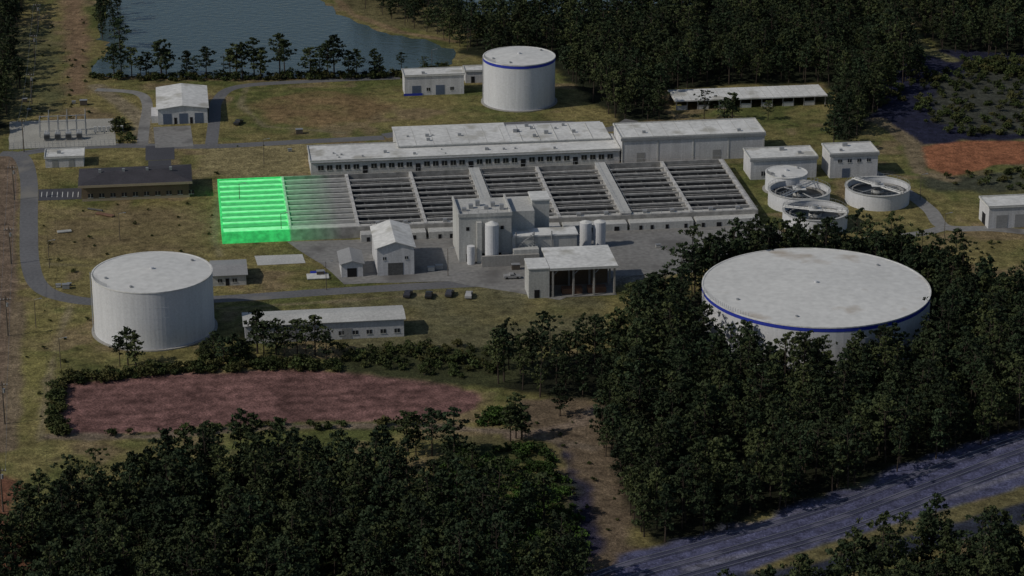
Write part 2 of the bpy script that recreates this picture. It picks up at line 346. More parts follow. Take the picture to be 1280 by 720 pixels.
# ---------------- sedimentation basins ----------------
A=P(278,305); W=float(np.dot(P(950,280)-A,E1)); H=HH(278,305,291); DB=float(np.dot(P(268,224,H)-A,E2))
bx=O('flocculation_sedimentation_basin',A)
def greenglowmat(name,base,gcol,em,lo=.6):  # green highlight tint on the first bay, fading out over the second
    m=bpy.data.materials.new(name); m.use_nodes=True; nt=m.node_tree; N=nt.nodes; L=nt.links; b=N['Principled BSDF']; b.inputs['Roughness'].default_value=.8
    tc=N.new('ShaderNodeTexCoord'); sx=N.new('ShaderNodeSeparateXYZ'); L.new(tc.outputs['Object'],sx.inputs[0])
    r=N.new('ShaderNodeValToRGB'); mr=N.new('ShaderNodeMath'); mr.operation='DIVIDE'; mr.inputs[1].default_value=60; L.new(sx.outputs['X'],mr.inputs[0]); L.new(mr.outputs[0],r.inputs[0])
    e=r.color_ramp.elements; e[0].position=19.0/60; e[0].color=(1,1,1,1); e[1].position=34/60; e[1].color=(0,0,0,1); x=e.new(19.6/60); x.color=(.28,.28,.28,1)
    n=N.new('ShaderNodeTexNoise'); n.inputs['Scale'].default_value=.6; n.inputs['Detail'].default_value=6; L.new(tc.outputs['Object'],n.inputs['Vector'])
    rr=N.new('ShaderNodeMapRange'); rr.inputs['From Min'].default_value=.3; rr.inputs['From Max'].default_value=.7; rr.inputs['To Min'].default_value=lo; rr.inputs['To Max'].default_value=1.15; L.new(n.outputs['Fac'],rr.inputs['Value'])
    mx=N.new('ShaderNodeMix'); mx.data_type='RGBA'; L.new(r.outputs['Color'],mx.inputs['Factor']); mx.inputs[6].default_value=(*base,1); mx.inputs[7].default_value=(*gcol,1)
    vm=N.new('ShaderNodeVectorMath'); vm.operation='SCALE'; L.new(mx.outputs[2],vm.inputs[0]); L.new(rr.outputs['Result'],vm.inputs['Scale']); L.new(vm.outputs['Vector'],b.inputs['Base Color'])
    b.inputs['Emission Color'].default_value=(.07,1,.23,1); mm=N.new('ShaderNodeMath'); mm.operation='MULTIPLY'; mm.inputs[1].default_value=em  # added green glow: these basin surfaces emit light but are no lamp
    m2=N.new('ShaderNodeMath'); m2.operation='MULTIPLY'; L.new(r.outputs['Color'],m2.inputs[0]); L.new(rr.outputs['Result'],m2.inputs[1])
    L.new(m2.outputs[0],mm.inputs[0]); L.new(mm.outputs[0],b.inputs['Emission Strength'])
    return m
gW=greenglowmat('basin_wall_concrete_glow',(.34,.33,.31),(.05,.62,.17),.34)
gT=greenglowmat('basin_divider_concrete_glow',(.52,.51,.49),(.3,.85,.4),.32)
gB=greenglowmat('basin_launder_beam_glow',(.40,.39,.37),(.10,.70,.22),.2)
gC=greenglowmat('basin_cover_panels_glow',(.25,.25,.24),(.08,.52,.17),.17,.75)
gS=greenglowmat('basin_cover_ribs_glow',(.48,.47,.44),(.42,.92,.52),.42,.85)
gF=greenglowmat('basin_water_surface_glow',(.010,.011,.013),(.01,.16,.04),.03)
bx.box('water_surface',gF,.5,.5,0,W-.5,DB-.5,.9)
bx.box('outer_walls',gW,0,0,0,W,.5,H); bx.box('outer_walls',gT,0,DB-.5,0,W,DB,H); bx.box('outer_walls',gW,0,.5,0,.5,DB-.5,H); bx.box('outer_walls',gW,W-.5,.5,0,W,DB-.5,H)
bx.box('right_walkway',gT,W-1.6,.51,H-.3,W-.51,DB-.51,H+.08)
nb=8; bw=W/nb
for i in range(1,nb):
    x=i*bw; wd=1.4 if i in(4,6) else .45
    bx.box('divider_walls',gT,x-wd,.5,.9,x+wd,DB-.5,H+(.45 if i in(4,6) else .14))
    if i in(4,6): bx.box('walkway_decks',concL,x-wd-.2,.6,H+.46,x+wd+.2,DB-.6,H+.62)
for i in range(nb):
    x0=i*bw+(.5 if i else .5); x1=(i+1)*bw-.5
    if i in(4,6): x0+=1
    if i+1 in(4,6): x1-=1
    if i+1==nb: x1-=1.2
    rows=9; y0=4.6; st=(DB-6.2)/rows
    for r in range(rows):
        y=y0+r*st
        if i==0:
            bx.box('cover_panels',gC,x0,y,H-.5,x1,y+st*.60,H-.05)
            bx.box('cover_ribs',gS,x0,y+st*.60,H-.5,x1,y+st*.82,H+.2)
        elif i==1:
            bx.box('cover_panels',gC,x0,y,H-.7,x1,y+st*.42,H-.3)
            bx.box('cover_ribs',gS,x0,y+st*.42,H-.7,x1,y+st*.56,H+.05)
        else:
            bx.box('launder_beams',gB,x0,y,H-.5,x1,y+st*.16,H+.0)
            bx.box('launder_troughs',concD,x0,y+st*.45,H-1.1,x1,y+st*.56,H-.7)
            if (r+i)%3==0: bx.box('pipe_runs',conc,x0,y+st*.78,H-.8,x1,y+st*.84,H-.55)
            for k in range(3):
                xx=x0+(k+.5)*(x1-x0)/3
                bx.box('cross_braces',concD,xx-.12,y+st*.17,H-1.0,xx+.12,y+st*.99,H-.8)
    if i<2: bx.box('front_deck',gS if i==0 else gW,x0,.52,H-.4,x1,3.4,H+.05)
    else:
        bx.box('front_deck',conc,x0,.52,H-.4,x1,2.3,H+.02)
        bx.box('front_gallery',concL,i*bw+.4,-3.6,0,(i+1)*bw-.4,-.01,H-1.2)
        for k in range(4):
            xx=i*bw+2+k*4.4+(1.1 if (i+k)%3==0 else 0); bx.box('gallery_doors',dark,xx,-3.68,.1,xx+.9+.5*((i*k)%2),-3.55,H-2.0)
        for k in range(2):
            xx=i*bw+5+k*8; bx.box('drive_motors',metal,xx,1.0,H+.02,xx+1.2,1.9,H+.9)
for yy in (.25,DB-.25):
    for k in range(13,int(W/3)): bx.beam('handrails',metal,(k*3+.5,yy,H),(k*3+.5,yy,H+1.1),.05)
    bx.beam('handrails',metal,(39.5,yy,H+1.1),(W,yy,H+1.1),.05)
for xw in (4*bw-1.6,4*bw+1.6,6*bw-1.6,6*bw+1.6):
    bx.beam('handrails',concL,(xw,.6,H+1.6),(xw,DB-.6,H+1.6),.05)
bx.done()
# ---------------- main filter building ----------------
h=HH(390,219,203)
o=bld('filter_building',(389,219),(773,201),h,DEP(430,203,184,h),units=0)
w=o.w
wins(o,[3+i*(w-6)/33 for i in range(34) if i%6!=5],h*.35,h*.72,1.7)
wins(o,[3+i*(w-6)/33 for i in range(34) if i%6==5],.05,h*.6,1.5,'doors',dark)
x0=w*.29; d0=o.d
o.box('rear_wing_walls',white,x0,d0+.4,0,w*.985,d0+14,h+.6)
o.box('rear_wing_step',concL,x0,d0-5.7,h+.31,w*.985,d0+.39,h+.9)
o.box('rear_roof',roofw,x0-.3,d0-6,h+.91,w*.66,d0+14.3,h+1.25)
o.box('rear_roof',roofw,w*.66+.01,d0-6,h+.91,w*.985+.3,d0+11,h+1.15)
for i in range(14):
    x=random.uniform(3,w-4); y=random.uniform(2,d0-8); q=random.uniform(.3,.8); o.box('roof_units',metal,x,y,h+.3,x+q*1.3,y+q,h+.3+q)
for i in range(14):
    x=random.uniform(x0+2,w*.95); y=random.uniform(d0-3,d0+9); q=random.uniform(.4,1.0); o.box('roof_units',metal,x,y,h+1.2,x+q*1.3,y+q,h+1.2+q)
for i in range(12):
    x=x0+i*(w*.985-x0)/12; o.box('roof_seams',concL,x,d0-5.9,h+1.2,x+.15,d0+10.9,h+1.3)
o.beam('gutter',metal,(0,-.4,h-.1),(w,-.4,h-.1),.15)
o.done()
h=HH(778,204,174)
o=bld('chemical_building',(777,204),(955,197),h,DEP(780,174,156,h),units=2)
for i in range(5): o.box('wall_pilasters',concL,i*(o.w-.4)/4,-.1,0,i*(o.w-.4)/4+.4,-.003,h-.62)
wins(o,[6,30],.05,3.2,2.6,'doors',greyroof); o.box('fascia_band',metal,-.36,-.36,h-.6,o.w+.36,-.31,h+.25)
for i in range(10): o.box('roof_seams',concL,i*o.w/10+1,-.0,h+.3,i*o.w/10+1.12,o.d,h+.36)
o.done()
h=HH(940,225,200)
o=bld('pump_building',(938,225),(1019,220),h,DEP(940,200,187,h),units=2); wins(o,[4,14],1.2,2.6,1.4); wins(o,[6.5],.05,2.6,1.3,'doors',dark); o.box('fascia_band',metal,-.36,-.36,h-.5,o.w+.36,-.31,h+.25); o.done()
h=HH(1037,223,194)
o=bld('control_building',(1037,223),(1095,219),h,DEP(1037,194,181,h),units=2); wins(o,[3,6,9,12],h-2.5,h-1.5,1.2); wins(o,[5],.05,3,2.4,'doors',bluedoor); o.box('fascia_band',metal,-.36,-.36,h-.5,o.w+.36,-.31,h+.25); o.done()
h=HH(1233,286,260)
o=bld('maintenance_shed',(1235,286),(1310,283),h,DEP(1235,260,247,h)); wins(o,[4,9.5],.05,4,3.4,'doors',greyroof); 
o.box('side_door',dark,-.08,3,.05,-.01,6,3.4); o.done()
h=HH(845,138,127)
o=O('long_storage_shed',P(845,138)); w=float(np.dot(P(1032,131)-P(845,138),E1)); d=DEP(845,127,114,h)
o.box('roof',roofw,-.5,-.5,h,w+.5,d+.5,h+.4); o.box('back_wall',concD,0,d-.3,0,w,d,h-.01)
for i in range(15): o.box('posts',conc,i*(w-.3)/14,0,0,i*(w-.3)/14+.3,.3,h-.01)
for i in range(0,14,2): o.box('bay_panels',concL,i*(w-.3)/14+.3,.05,0,(i+1)*(w-.3)/14,.2,h*.5)
for i in range(20): o.box('roof_seams',concL,i*w/20,-.4,h+.4,i*w/20+.12,d+.4,h+.46)
o.done()
h=HH(197,156,137)
o=bld('white_metal_warehouse',(198,156),(260,155),h,DEP(198,137,110,h),roof='gable',rise=1.1,axis='y',roofm=roofw)
wins(o,[3,8.2,13.2],.05,h-1.6,2.8,'roll_up_doors',bluedoor); wins(o,[5.6,10.7],.05,2.2,.9,'doors',dark)
o.box('side_lean_to',white,-2.2,2,0,-.01,12,2.4)
for i in range(18): o.box('roof_ribs',concL,-.5,i*o.d/18,h+.05,-.3,i*o.d/18+.1,h+.2)
o.done()
h=HH(102,252,231)
o=bld('brick_office_building',(103,252),(237,247),h,DEP(103,231,212,h),wallm=brown,roofm=shing,roof='hip',rise=1.6)
o.box('fascia',tan,-1.02,-1.06,h-.75,o.w+1.02,-1.0,h+.02); o.box('base_course',tan,-.05,-.05,0,o.w+.05,-.003,.8)
wins(o,[2.5+i*3.3 for i in range(10)],1.1,2.3,1.5)
o.box('entrance_canopy',asphD,o.w*.62,o.d+1.2,2.8,o.w*.84,o.d+13,3.1)
for a in(.63,.83):
    for bq in(3,8,12.5): o.box('canopy_posts',tan,o.w*a-.15,o.d+bq-.15,0,o.w*a+.15,o.d+bq+.15,2.79)
for k in range(4): o.box('roof_vents',metal,5+k*7,o.d*.45,h+1.3,5.8+k*7,o.d*.45+.8,h+2.3)
o.done()
o=bld('small_storage_building',(57,210),(105,209),3.0,DEP(57,198,188,3),units=1); wins(o,[3,8],.05,2.4,1.8,'doors',metal); o.done()
o=bld('pump_house',(506,120),(580,117),HH(506,120,96),DEP(506,96,88,5),units=1); wins(o,[4,12],.05,3.4,3.0,'doors',bluedoor); wins(o,[8,16],1.5,2.6,1.2)
o.box('blue_trim',blue,-.36,-.12,.0,o.w*.3,-.065,.8); o.done()
o=bld('electrical_building',(582,104),(606,103),HH(582,104,90),6); wins(o,[2.5],.05,2.3,1.2,'doors',dark); o.done()
o=bld('grey_shed',(266,358),(308,356),HH(266,358,345),DEP(266,345,327,3),wallm=concL,roofm=greyroof,roof='gable',rise=.8,axis='x'); wins(o,[2,6],1,2,1.2); wins(o,[4],.05,2.1,1,'doors',dark); o.done()
o=bld('white_hut',(427,347),(454,346),HH(427,347,331),DEP(427,331,315,3),roof='gable',rise=1.0,axis='y',roofm=greyroof); wins(o,[2.9],.05,2.6,2.6,'doors',dark); o.done()
o=bld('garage',(472,345),(518,343),HH(472,345,311),DEP(472,311,284,7),roof='gable',rise=1.8,axis='y'); wins(o,[5],.05,3.6,4.2,'roll_up_door',concD); wins(o,[2,8],4.6,5.4,.9); o.done()
o=bld('long_workshop',(307,430),(505,420),HH(307,430,408),DEP(307,408,392,4.5),roof='gable',rise=.7,axis='x',wallm=white,roofm=concL); wins(o,[3+i*3.6 for i in range(11)],1.2,2.3,1.4); wins(o,[12,26],.05,3,2.6,'doors',greyroof); o.done()
# concrete process block
base=P(574,328)
o=O('concrete_process_building',base); sx=DS(574,328)
def X_(u): return (u-574)*sx
hm=HH(600,328,272)
o.box('main_block',concL,0,0,0,X_(640),16,hm); o.box('main_block_rear',concL,X_(640)+.01,5,0,X_(672),18,hm-.6)
o.box('tower',concL,X_(672)+.02,10,0,X_(694),17,HH(672,315,257))
o.box('tower_cap',roofw,X_(672)-.2,9.7,HH(672,315,257)+.01,X_(694)+.3,17.3,HH(672,315,257)+.4)
o.box('roof_parapet',concL,-.2,-.2,hm+.003,X_(640)+.2,.25,hm+1.0); o.box('roof_parapet',concL,-.2,.26,hm+.003,.25,16,hm+1.0); o.box('roof_parapet',concL,X_(640)-.25,.26,hm+.003,X_(640)+.2,16,hm+1.0)
o.box('front_buttress',concL,X_(596),-1.4,0,X_(602),-.003,hm*.9)
o.cyl('silos',tankw,X_(614),-2.2,0,hm-1.5,1.9,n=20); o.cyl('silo_tops',roofw,X_(614),-2.2,hm-1.5,hm-.7,1.9,.4,n=20)
o.cyl('silos',tankw,X_(588),-1.6,0,hm*.4,1.1,n=16)
hl=HH(660,330,300)
o.box('low_wing',concL,X_(640)+.02,-1,0,X_(722),4.9,hl); o.box('low_wing_roof',roofw,X_(640)+.3,-1.3,hl+.003,X_(722)+.3,5,hl+.35)
o.box('low_wing_front',conc,X_(600),-5,0,X_(672),-4.2,3.2); o.box('low_wing_deck',concL,X_(640)+.02,-4.15,0,X_(672),-1.02,4.4)
for a in(726,744):
    o.cyl('chemical_tanks',tankw,X_(a)+3,8,0,hl+.4,1.7,n=20); o.cyl('chemical_tank_tops',roofw,X_(a)+3,8,hl+.4,hl+.9,1.7,.3,n=20)
for k in range(4): o.box('louvres',dark,2+k*3.2,-.07,hm*.70,2.9+k*3.2,-.003,hm*.78)
for k in range(4): o.box('lower_doors',dark,2.0+k*4.3,-.07,.1,3.2+k*4.3,-.003,2.4)
for k in range(3): o.beam('pipes',metal,(X_(645)+k*5,-1.3,0),(X_(645)+k*5,-1.3,hl+1.5),.18,8)
for k in range(6): o.box('roof_units',metal,1.5+k*2.1,5+(k*37%5),hm,2.7+k*2.1,6.2+(k*37%5),hm+.9+.3*(k%3))
for k in range(6): o.beam('roof_railings',metal,(k*2.7,.05,hm+1),(k*2.7,.05,hm+2),.05)
o.beam('roof_railings',metal,(0,.05,hm+2),(X_(640),.05,hm+2),.05)
for k in range(10): o.box('stair',metal,X_(640)+1+k*.5,-2.4,4.4+k*.4,X_(640)+1.5+k*.5,-1.35,4.52+k*.4)
o.done()
# canopy
o=O('dewatering_canopy',P(690,372)); w=float(np.dot(P(768,366)-P(690,372),E1)); h=HH(690,372,335); d=DEP(690,335,309,h)
o.box('roof',roofw,-.6,-.6,h-.5,w+.6,d,h); o.box('roof_edge',concL,-.7,-.72,h-.6,w+.7,-.62,h+.1)
for i in range(4):
    for j in range(3): o.box('columns',conc,i*(w-.5)/3,j*(d-1)/2,0,i*(w-.5)/3+.5,j*(d-1)/2+.5,h-.51)
o.box('concrete_floor',pave,-.3,-.3,0,w+.3,d,.15); o.box('rear_wall',brown,.6,d*.55,.16,w-.6,d*.55+.3,h*.55)
o.box('side_block',concL,-6.3,0,0,-.72,8,h*.98); o.box('side_block_roof',roofw,-6.5,-.2,h*.98+.003,-.75,8.2,h*.98+.3); o.box('side_block_door',dark,-4.8,-.07,.1,-3.4,-.003,2.4)
for i in range(3): o.beam('truss',metal,(i*(w-.5)/3+.5,.2,h-2),(i*(w-.5)/3+2,.2,h-.6),.1)
o.box('sludge_container',rust,3,1.5,.16,8.5,3.8,1.7); o.box('sludge_container',rust,10,1.5,.16,15,3.8,1.7); o.done()
# ---------------- tanks ----------------
def tank(name,u,v,rpx,h,band=True,dome=.5,stair=True):
    c=P(u,v,h); r=rpx*DS(u,v,h); o=O(name,(c[0],c[1],0),0)
    n=96
    o.cyl('shell',tankw,0,0,0,h-.02,r,n=n,cap=False); o.cyl('roof',tankroof,0,0,h,h+dome,r-.05,r*.03,n=n)
    for k in range(1,5): o.ring('shell_seams',tankw,0,0,h*k/5.5,h*k/5.5+.05,r-.01,r+.02,n)
    if band: o.ring('blue_band',blue,0,0,h-1.15,h-.25,r-.02,r+.07,n)
    o.ring('rim',roofw,0,0,h-.2,h+.12,r-.3,r+.12,n)
    o.cyl('roof_vent',tankw,0,0,h+dome*.9,h+dome+.5,.5,n=16)
    for a in(3.6,4.4,.7): o.cyl('roof_hatches',metal,math.cos(a)*r*.8,math.sin(a)*r*.8,h+.1,h+.6,.4,n=12)
    for k in range(24):
        a=3.3+k*.03; o.beam('handrails',metal,(math.cos(a)*(r-.2),math.sin(a)*(r-.2),h),(math.cos(a)*(r-.2),math.sin(a)*(r-.2),h+1.1),.04)
    if stair:
        o.beam('ladder',metal,(math.cos(3.3)*(r+.3),math.sin(3.3)*(r+.3),0),(math.cos(3.3)*(r+.3),math.sin(3.3)*(r+.3),h+.8),.12)
    o.ring('base_ring',conc,0,0,0,.3,r+.01,r+.8,n)
    o.done(); EXC.append((c[0],c[1],r+3.2))
def tankh(u,v,ry,vb):
    lo,hi=2,30
    for _ in range(40):
        h=(lo+hi)/2; c=P(u,v+ry,h); p=P(u,vb)
        if c[1]<p[1]: hi=h
        else: lo=h
    return h
h1=tankh(649,70,14.5,142); h2=tankh(190,340,26,438)
tank('water_storage_tank',649,70,45,h1,True,.8)
tank('water_storage_tank',190,340,75,h2,False,.9)
tank('water_storage_tank',1020,358,142,12.0,True,1.1)
tank('backwash_tank',983,215,26,5.5,False,.5,False)
def clar(u,v,rpx,h=4.6,ang=0.6):
    c=P(u,v,h); r=rpx*DS(u,v,h); o=O('circular_clarifier',(c[0],c[1],0),0)
    o.ring('tank_wall',tankw,0,0,0,h,r-.45,r,64); o.cyl('water',basinwater,0,0,.2,h-1.6,r-.46,n=64); o.ring('launder',conc,0,0,h-1.6,h-1.15,r-2.2,r-1.7,64)
    o.ring('walkway_rim',concL,0,0,h+.003,h+.14,r-.55,r+.25,64)
    ca,sa=math.cos(ang),math.sin(ang)
    for sgn in(-.6,.6):
        q=(-sa*sgn,ca*sgn); o.beam('bridge',roofw,(-ca*r+q[0],-sa*r+q[1],h+.3),(ca*r+q[0],sa*r+q[1],h+.3),.24); o.beam('bridge_rail',metal,(-ca*r+q[0],-sa*r+q[1],h+1.4),(ca*r+q[0],sa*r+q[1],h+1.4),.06)
        for k in range(13):
            t=-1+k/6; o.beam('bridge_rail',metal,(ca*r*t+q[0],sa*r*t+q[1],h+.3),(ca*r*t+q[0],sa*r*t+q[1],h+1.4),.05)
    o.cyl('centre_drum',concL,0,0,h-1.7,h-.7,r*.2,n=24,cap=False); o.cyl('centre_drive',metal,0,0,h+.3,h+1.6,.9,n=12); o.cyl('centre_column',conc,0,0,.3,h+.3,.5,n=12)
    for k in range(2):
        a=ang+1.3+k*math.pi; o.beam('rake_arms',metal,(0,0,h-.6),(math.cos(a)*(r-2.5),math.sin(a)*(r-2.5),h-1.1),.2)
    o.box('platform',roofw,-1.9,-1.9,h+.45,1.9,1.9,h+.6)
    for k in range(40):
        a=2*math.pi*k/40; o.beam('handrails',metal,(math.cos(a)*r,math.sin(a)*r,h+.1),(math.cos(a)*r,math.sin(a)*r,h+1.1),.03)
    o.ring('handrail_top',metal,0,0,h+1.08,h+1.12,r-.03,r+.03,64)
    o.done(); EXC.append((c[0],c[1],r+3))
clar(999,237,38.5,ang=.9); clar(1019,263,40.5,ang=-.3); clar(1097,233,40,ang=2.3)
# ---------------- substation, poles, vehicles, small things ----------------
o=O('electrical_substation',P(50,172))
for i in range(6):
    x=i*2.9
    for y in(0,6): o.beam('steel_posts',metal,(x,y,0),(x,y,5.5+(i%2)*1.8),.14)
    o.beam('cross_beams',metal,(x,0,5.2),(x,6,5.2),.13)
for y in(0,6): o.beam('cross_beams',metal,(0,y,5.2),(14.5,y,5.2),.13)
for i in range(4):
    x=1.5+i*3.4; o.box('transformers',metal,x,-4,.3,x+1.8,-2.2,2.3); o.box('transformer_bases',conc,x-.3,-4.3,0,x+2.1,-1.9,.29)
    for k in range(3): o.cyl('bushings',tankw,x+.4+k*.5,-3.1,2.31,3.3,.12,n=8)
    for k in range(6): o.box('radiator_fins',concD,x+k*.3,-4.5,.6,x+.1+k*.3,-4.01,2.0)
for i in range(7):
    o.box('control_cabinets',concL,17+i*1.4,3,.1,18+i*1.4,3.9,1.9)
o.done()
o=O('substation_fence',P(12,187))
for i in range(26):
    o.beam('posts',metal,(i*1.35,0,0),(i*1.35,0,2.1),.05); 
for z in(.7,1.4,2.1): o.beam('rails',metal,(0,0,z),(33.7,0,z),.03)
o.done()
def pole(u,v,h=11,arm=True):
    o=O('utility_pole',P(u,v),random.uniform(-.2,.2)); o.cyl('pole',wood,0,0,0,h,.2,.12,n=8)
    if arm:
        o.box('crossarm',wood,-1.3,-.08,h-1.1,1.3,.08,h-.9)
        for x in(-1.2,-.5,.5,1.2): o.cyl('insulators',tankw,x,0,h-.89,h-.6,.08,n=6)
        o.cyl('transformer',metal,.4,-.2,h-2.8,h-1.8,.3,n=10)
    o.done()
PL=[(4,640),(6,530),(10,420),(14,330),(18,250),(30,190),(40,130),(44,80),(48,40)]
for u,v in PL: pole(u,v)
o=O('overhead_wire',(0,0,0),0)
for (a,b_) in zip(PL[:-1],PL[1:]):
    p,q_=P(*a),P(*b_)
    for dx in(-1.2,1.2):
        pr=None
        for k in range(9):
            t=k/8; pt=p*(1-t)+q_*t+np.array([dx,0,10.5-1.2*4*t*(1-t)])
            if pr is not None: o.beam('wires',metal,pr,pt,.03,3)
            pr=pt
o.done()
for u,v in[(352,300),(560,345),(150,300),(62,335),(300,262),(408,362),(1180,300),(280,95),(540,90),(330,205),(1150,250),(76,460),(45,410)]:
    o=O('street_lamp',P(u,v)); o.cyl('pole',wood,0,0,0,8,.11,.07,n=8); o.beam('arm',metal,(0,0,7.9),(1.5,0,8.2),.05); o.box('lamp_head',metal,1.3,-.15,8.1,2.0,.15,8.25); o.done()
def car(u,v,rot,colr,name='parked_car',truck=False):
    m=mat('car_paint_%s'%str(colr),colr,rough=.35,var=.05,spec=.5); o=O(name,P(u,v)+np.array([0,0,.06]),rot)
    Lh=2.3; 
    prof=[(-Lh,.35),(Lh,.35),(Lh,.8),(1.1,.95),(.45,1.45),(-.6,1.5) if truck else (-1.3,1.45),(-.8,1.0) if truck else (-1.9,1.0),(-Lh,.95)]
    n=len(prof); vs=[(x,-.9 if z<1.1 else -.72,z) for x,z in prof]+[(x,.9 if z<1.1 else .72,z) for x,z in prof]
    o.add('body',m,vs,[tuple(range(n)),tuple(range(2*n-1,n-1,-1))]+[(i,i+n,(i+1)%n+n,(i+1)%n) for i in range(n)])
    o.add('windscreen',glass,[(1.05,-.72,1.0),(1.05,.72,1.0),(.5,.64,1.44),(.5,-.64,1.44)],[(0,1,2,3)])
    for y in(-.86,.86): o.box('side_windows',glass,-1.0 if not truck else -.5,y-.01*np.sign(y)-.03,1.02,.6,y+.01,1.32)
    for x in(-1.45,1.45):
        for y in(-.82,.82):
            vs=[];k=12
            for yy in(y-.12,y+.12):
                for i in range(k): vs.append((x+.34*math.cos(2*math.pi*i/k),yy,.34+.34*math.sin(2*math.pi*i/k)))
            o.add('wheels',rubber,vs,[(i,(i+1)%k,k+(i+1)%k,k+i) for i in range(k)]+[tuple(range(k)),tuple(range(2*k-1,k-1,-1))])
    o.done()
for u,v,r,c,t in[(706,163,.3,(.5,.5,.5),0),(716,162,.3,(.03,.03,.035),1),(727,163,.3,(.6,.6,.6),0),(738,165,.3,(.05,.06,.1),0),(298,155,1.3,(.03,.03,.03),1),(510,370,1.4,(.04,.04,.05),0),(536,371,1.5,(.03,.03,.03),1),(562,369,1.4,(.05,.05,.06),0),(586,371,1.5,(.4,.4,.4),0),(640,348,.1,(.3,.3,.3),1)]:
    car(u,v,r,c,'parked_truck' if t else 'parked_car',bool(t))
def pipes(u,v,n,l,m,rot=ROT):
    o=O('pipe_stack',P(u,v),rot)
    for i in range(n): o.beam('pipes',m,(0,i*.8,.3+.06),(l,i*.8,.3+.06),.3,8)
    o.done()
pipes(120,268,2,6,rust,-.5); pipes(384,350,5,6,roofw); pipes(388,343,2,4,blue); pipes(72,292,2,4,concL,.3); pipes(110,262,1,5,concD,-.4)
for u,v in[(396,346),(28,128),(34,140),(90,130),(100,132),(70,360),(78,362),(84,358),(535,340),(545,338),(640,338),(820,310),(1010,300),(405,200),(370,168),(520,165),(360,190)]:
    o=O('equipment_crate',P(u,v)); q=random.uniform(.7,1.5)
    o.box('crate_body',random.choice([metal,concD,concL,wood]),0,0,.15,q*1.6,q,q*1.1); o.box('lid',metal,-.08,-.08,q*1.1+.003,q*1.6+.08,q+.08,q*1.1+.12); o.box('skids',wood,.1,0,0,.3,q,.147); o.box('skids',wood,q*1.6-.3,0,0,q*1.6-.1,q,.147); o.done()
# railway
rail=px([(700,760),(800,722),(900,694),(1050,650),(1180,602),(1290,562),(1400,528)])
for off in(-4.5,1.0,6.5):
    ribbon('railway_track_ties',rail,2.6,mat('dark_ballast',(.055,.058,.10),var=.5,sc1=.08,sc2=3,stain=((.12,.12,.17),.1,.50)),z=.03+.004*(off+5),off=off,world=True)
    for g_ in(-.75,.75): ribbon('railway_rail',rail,.13,mat('rail_steel',(.24,.25,.30),rough=.5,var=.3),z=.05,off=off+g_,thick=.15,world=True)
# ---------------- vegetation ----------------
def leafmesh(cl,size):
    n=sum(c[4] for c in cl); cen=np.zeros((n,3)); k=0
    for x,y,z,r,m in cl:
        d=rng.normal(size=(m,3)); d/=np.linalg.norm(d,axis=1)[:,None]; rr=r*rng.random(m)**.45
        cen[k:k+m]=np.array([x,y,z])+d*rr[:,None]*np.array([1,1,.62]); k+=m
    a=rng.normal(size=(n,3)); a/=np.linalg.norm(a,axis=1)[:,None]; b=np.cross(a,rng.normal(size=(n,3))); b/=np.linalg.norm(b,axis=1)[:,None]
    s=(size*(.6+.8*rng.random(n)))[:,None]; a*=s; b*=s*.6
    return np.stack([cen-a,cen+b,cen+a,cen-b],1).reshape(-1,3)
def plant(name,hgt,kind,leafm):
    o=O(name,(0,0,0),0); cl=[]
    if kind=='pine':
        lean=rng.normal(0,.3,2); pts=[(lean[0]*t*t,lean[1]*t*t,hgt*t) for t in(0,.35,.7,.97)]; rs=[.2,.16,.10,.03]
        for i in range(3):
            V=[]
            for p,r in((pts[i],rs[i]),(pts[i+1],rs[i+1])):
                for k in range(6): V.append((p[0]+r*math.cos(k*1.047),p[1]+r*math.sin(k*1.047),p[2]))
            o.add('trunk',bark,V,[(k,(k+1)%6,6+(k+1)%6,6+k) for k in range(6)])
        nb_=int(rng.integers(15,23)); lo=rng.uniform(.22,.45); slim=rng.uniform(.14,.22); top=rng.uniform(1.3,3.0)
        for i in range(nb_):
            t=lo+(1-lo)*(i/nb_)**.9*.97; q=(1-t)/(1-lo); prof=min(1,q*top)**.8*(.55+.45*min(1,(1-q)*4+.3))
            Lb=(hgt*slim)*prof*rng.uniform(.5,1.35)+.25; a=i*2.4+rng.normal(0,.5); z=hgt*t
            e=(math.cos(a)*Lb,math.sin(a)*Lb,z+Lb*rng.uniform(.1,.5)); o.beam('limbs',bark,(0,0,z),e,.045,3)
            rc=.6+.5*q
            cl.append((*e,rc*rng.uniform(.75,1.15),17))
            cl.append((e[0]*.5,e[1]*.5,z+(e[2]-z)*.55,rc*rng.uniform(.6,.9),11))
        cl.append((lean[0],lean[1],hgt*.97,.55,14)); size=.38
    else:
        for i in range(int(rng.integers(5,9))):
            a=rng.uniform(0,6.28); r=rng.uniform(0,1.1)*hgt*.5; x,y=r*math.cos(a),r*math.sin(a); z=hgt*rng.uniform(.3,.8)
            cl.append((x,y,z,hgt*.38,30)); o.beam('limbs',bark,(0,0,0),(x,y,z),.05,3)
        size=.30
    V=leafmesh(cl,size); n=len(V)//4
    o.add('foliage',leafm,V.tolist(),[(4*i,4*i+1,4*i+2,4*i+3) for i in range(n)])
    ob=o.done(single=True); sc.collection.objects.unlink(ob); return ob
pines=[plant('pine_tree',h_,'pine',pineM) for h_ in(11,12,13,14.5,16,12.5,9,15,10.5,17)]
shr=[plant('shrub',h_,'shrub',shrubM) for h_ in(1.6,2.2,2.8)]
shg=[plant('shrub',h_,'shrub',shrubG) for h_ in(1.6,2.2,2.8)]
def coll(name,obs):
    c=bpy.data.collections.new(name)
    for o in obs: c.objects.link(o)
    return c
CP,CS,CG=coll('pine_variants',pines),coll('shrub_variants',shr),coll('bright_shrub_variants',shg)
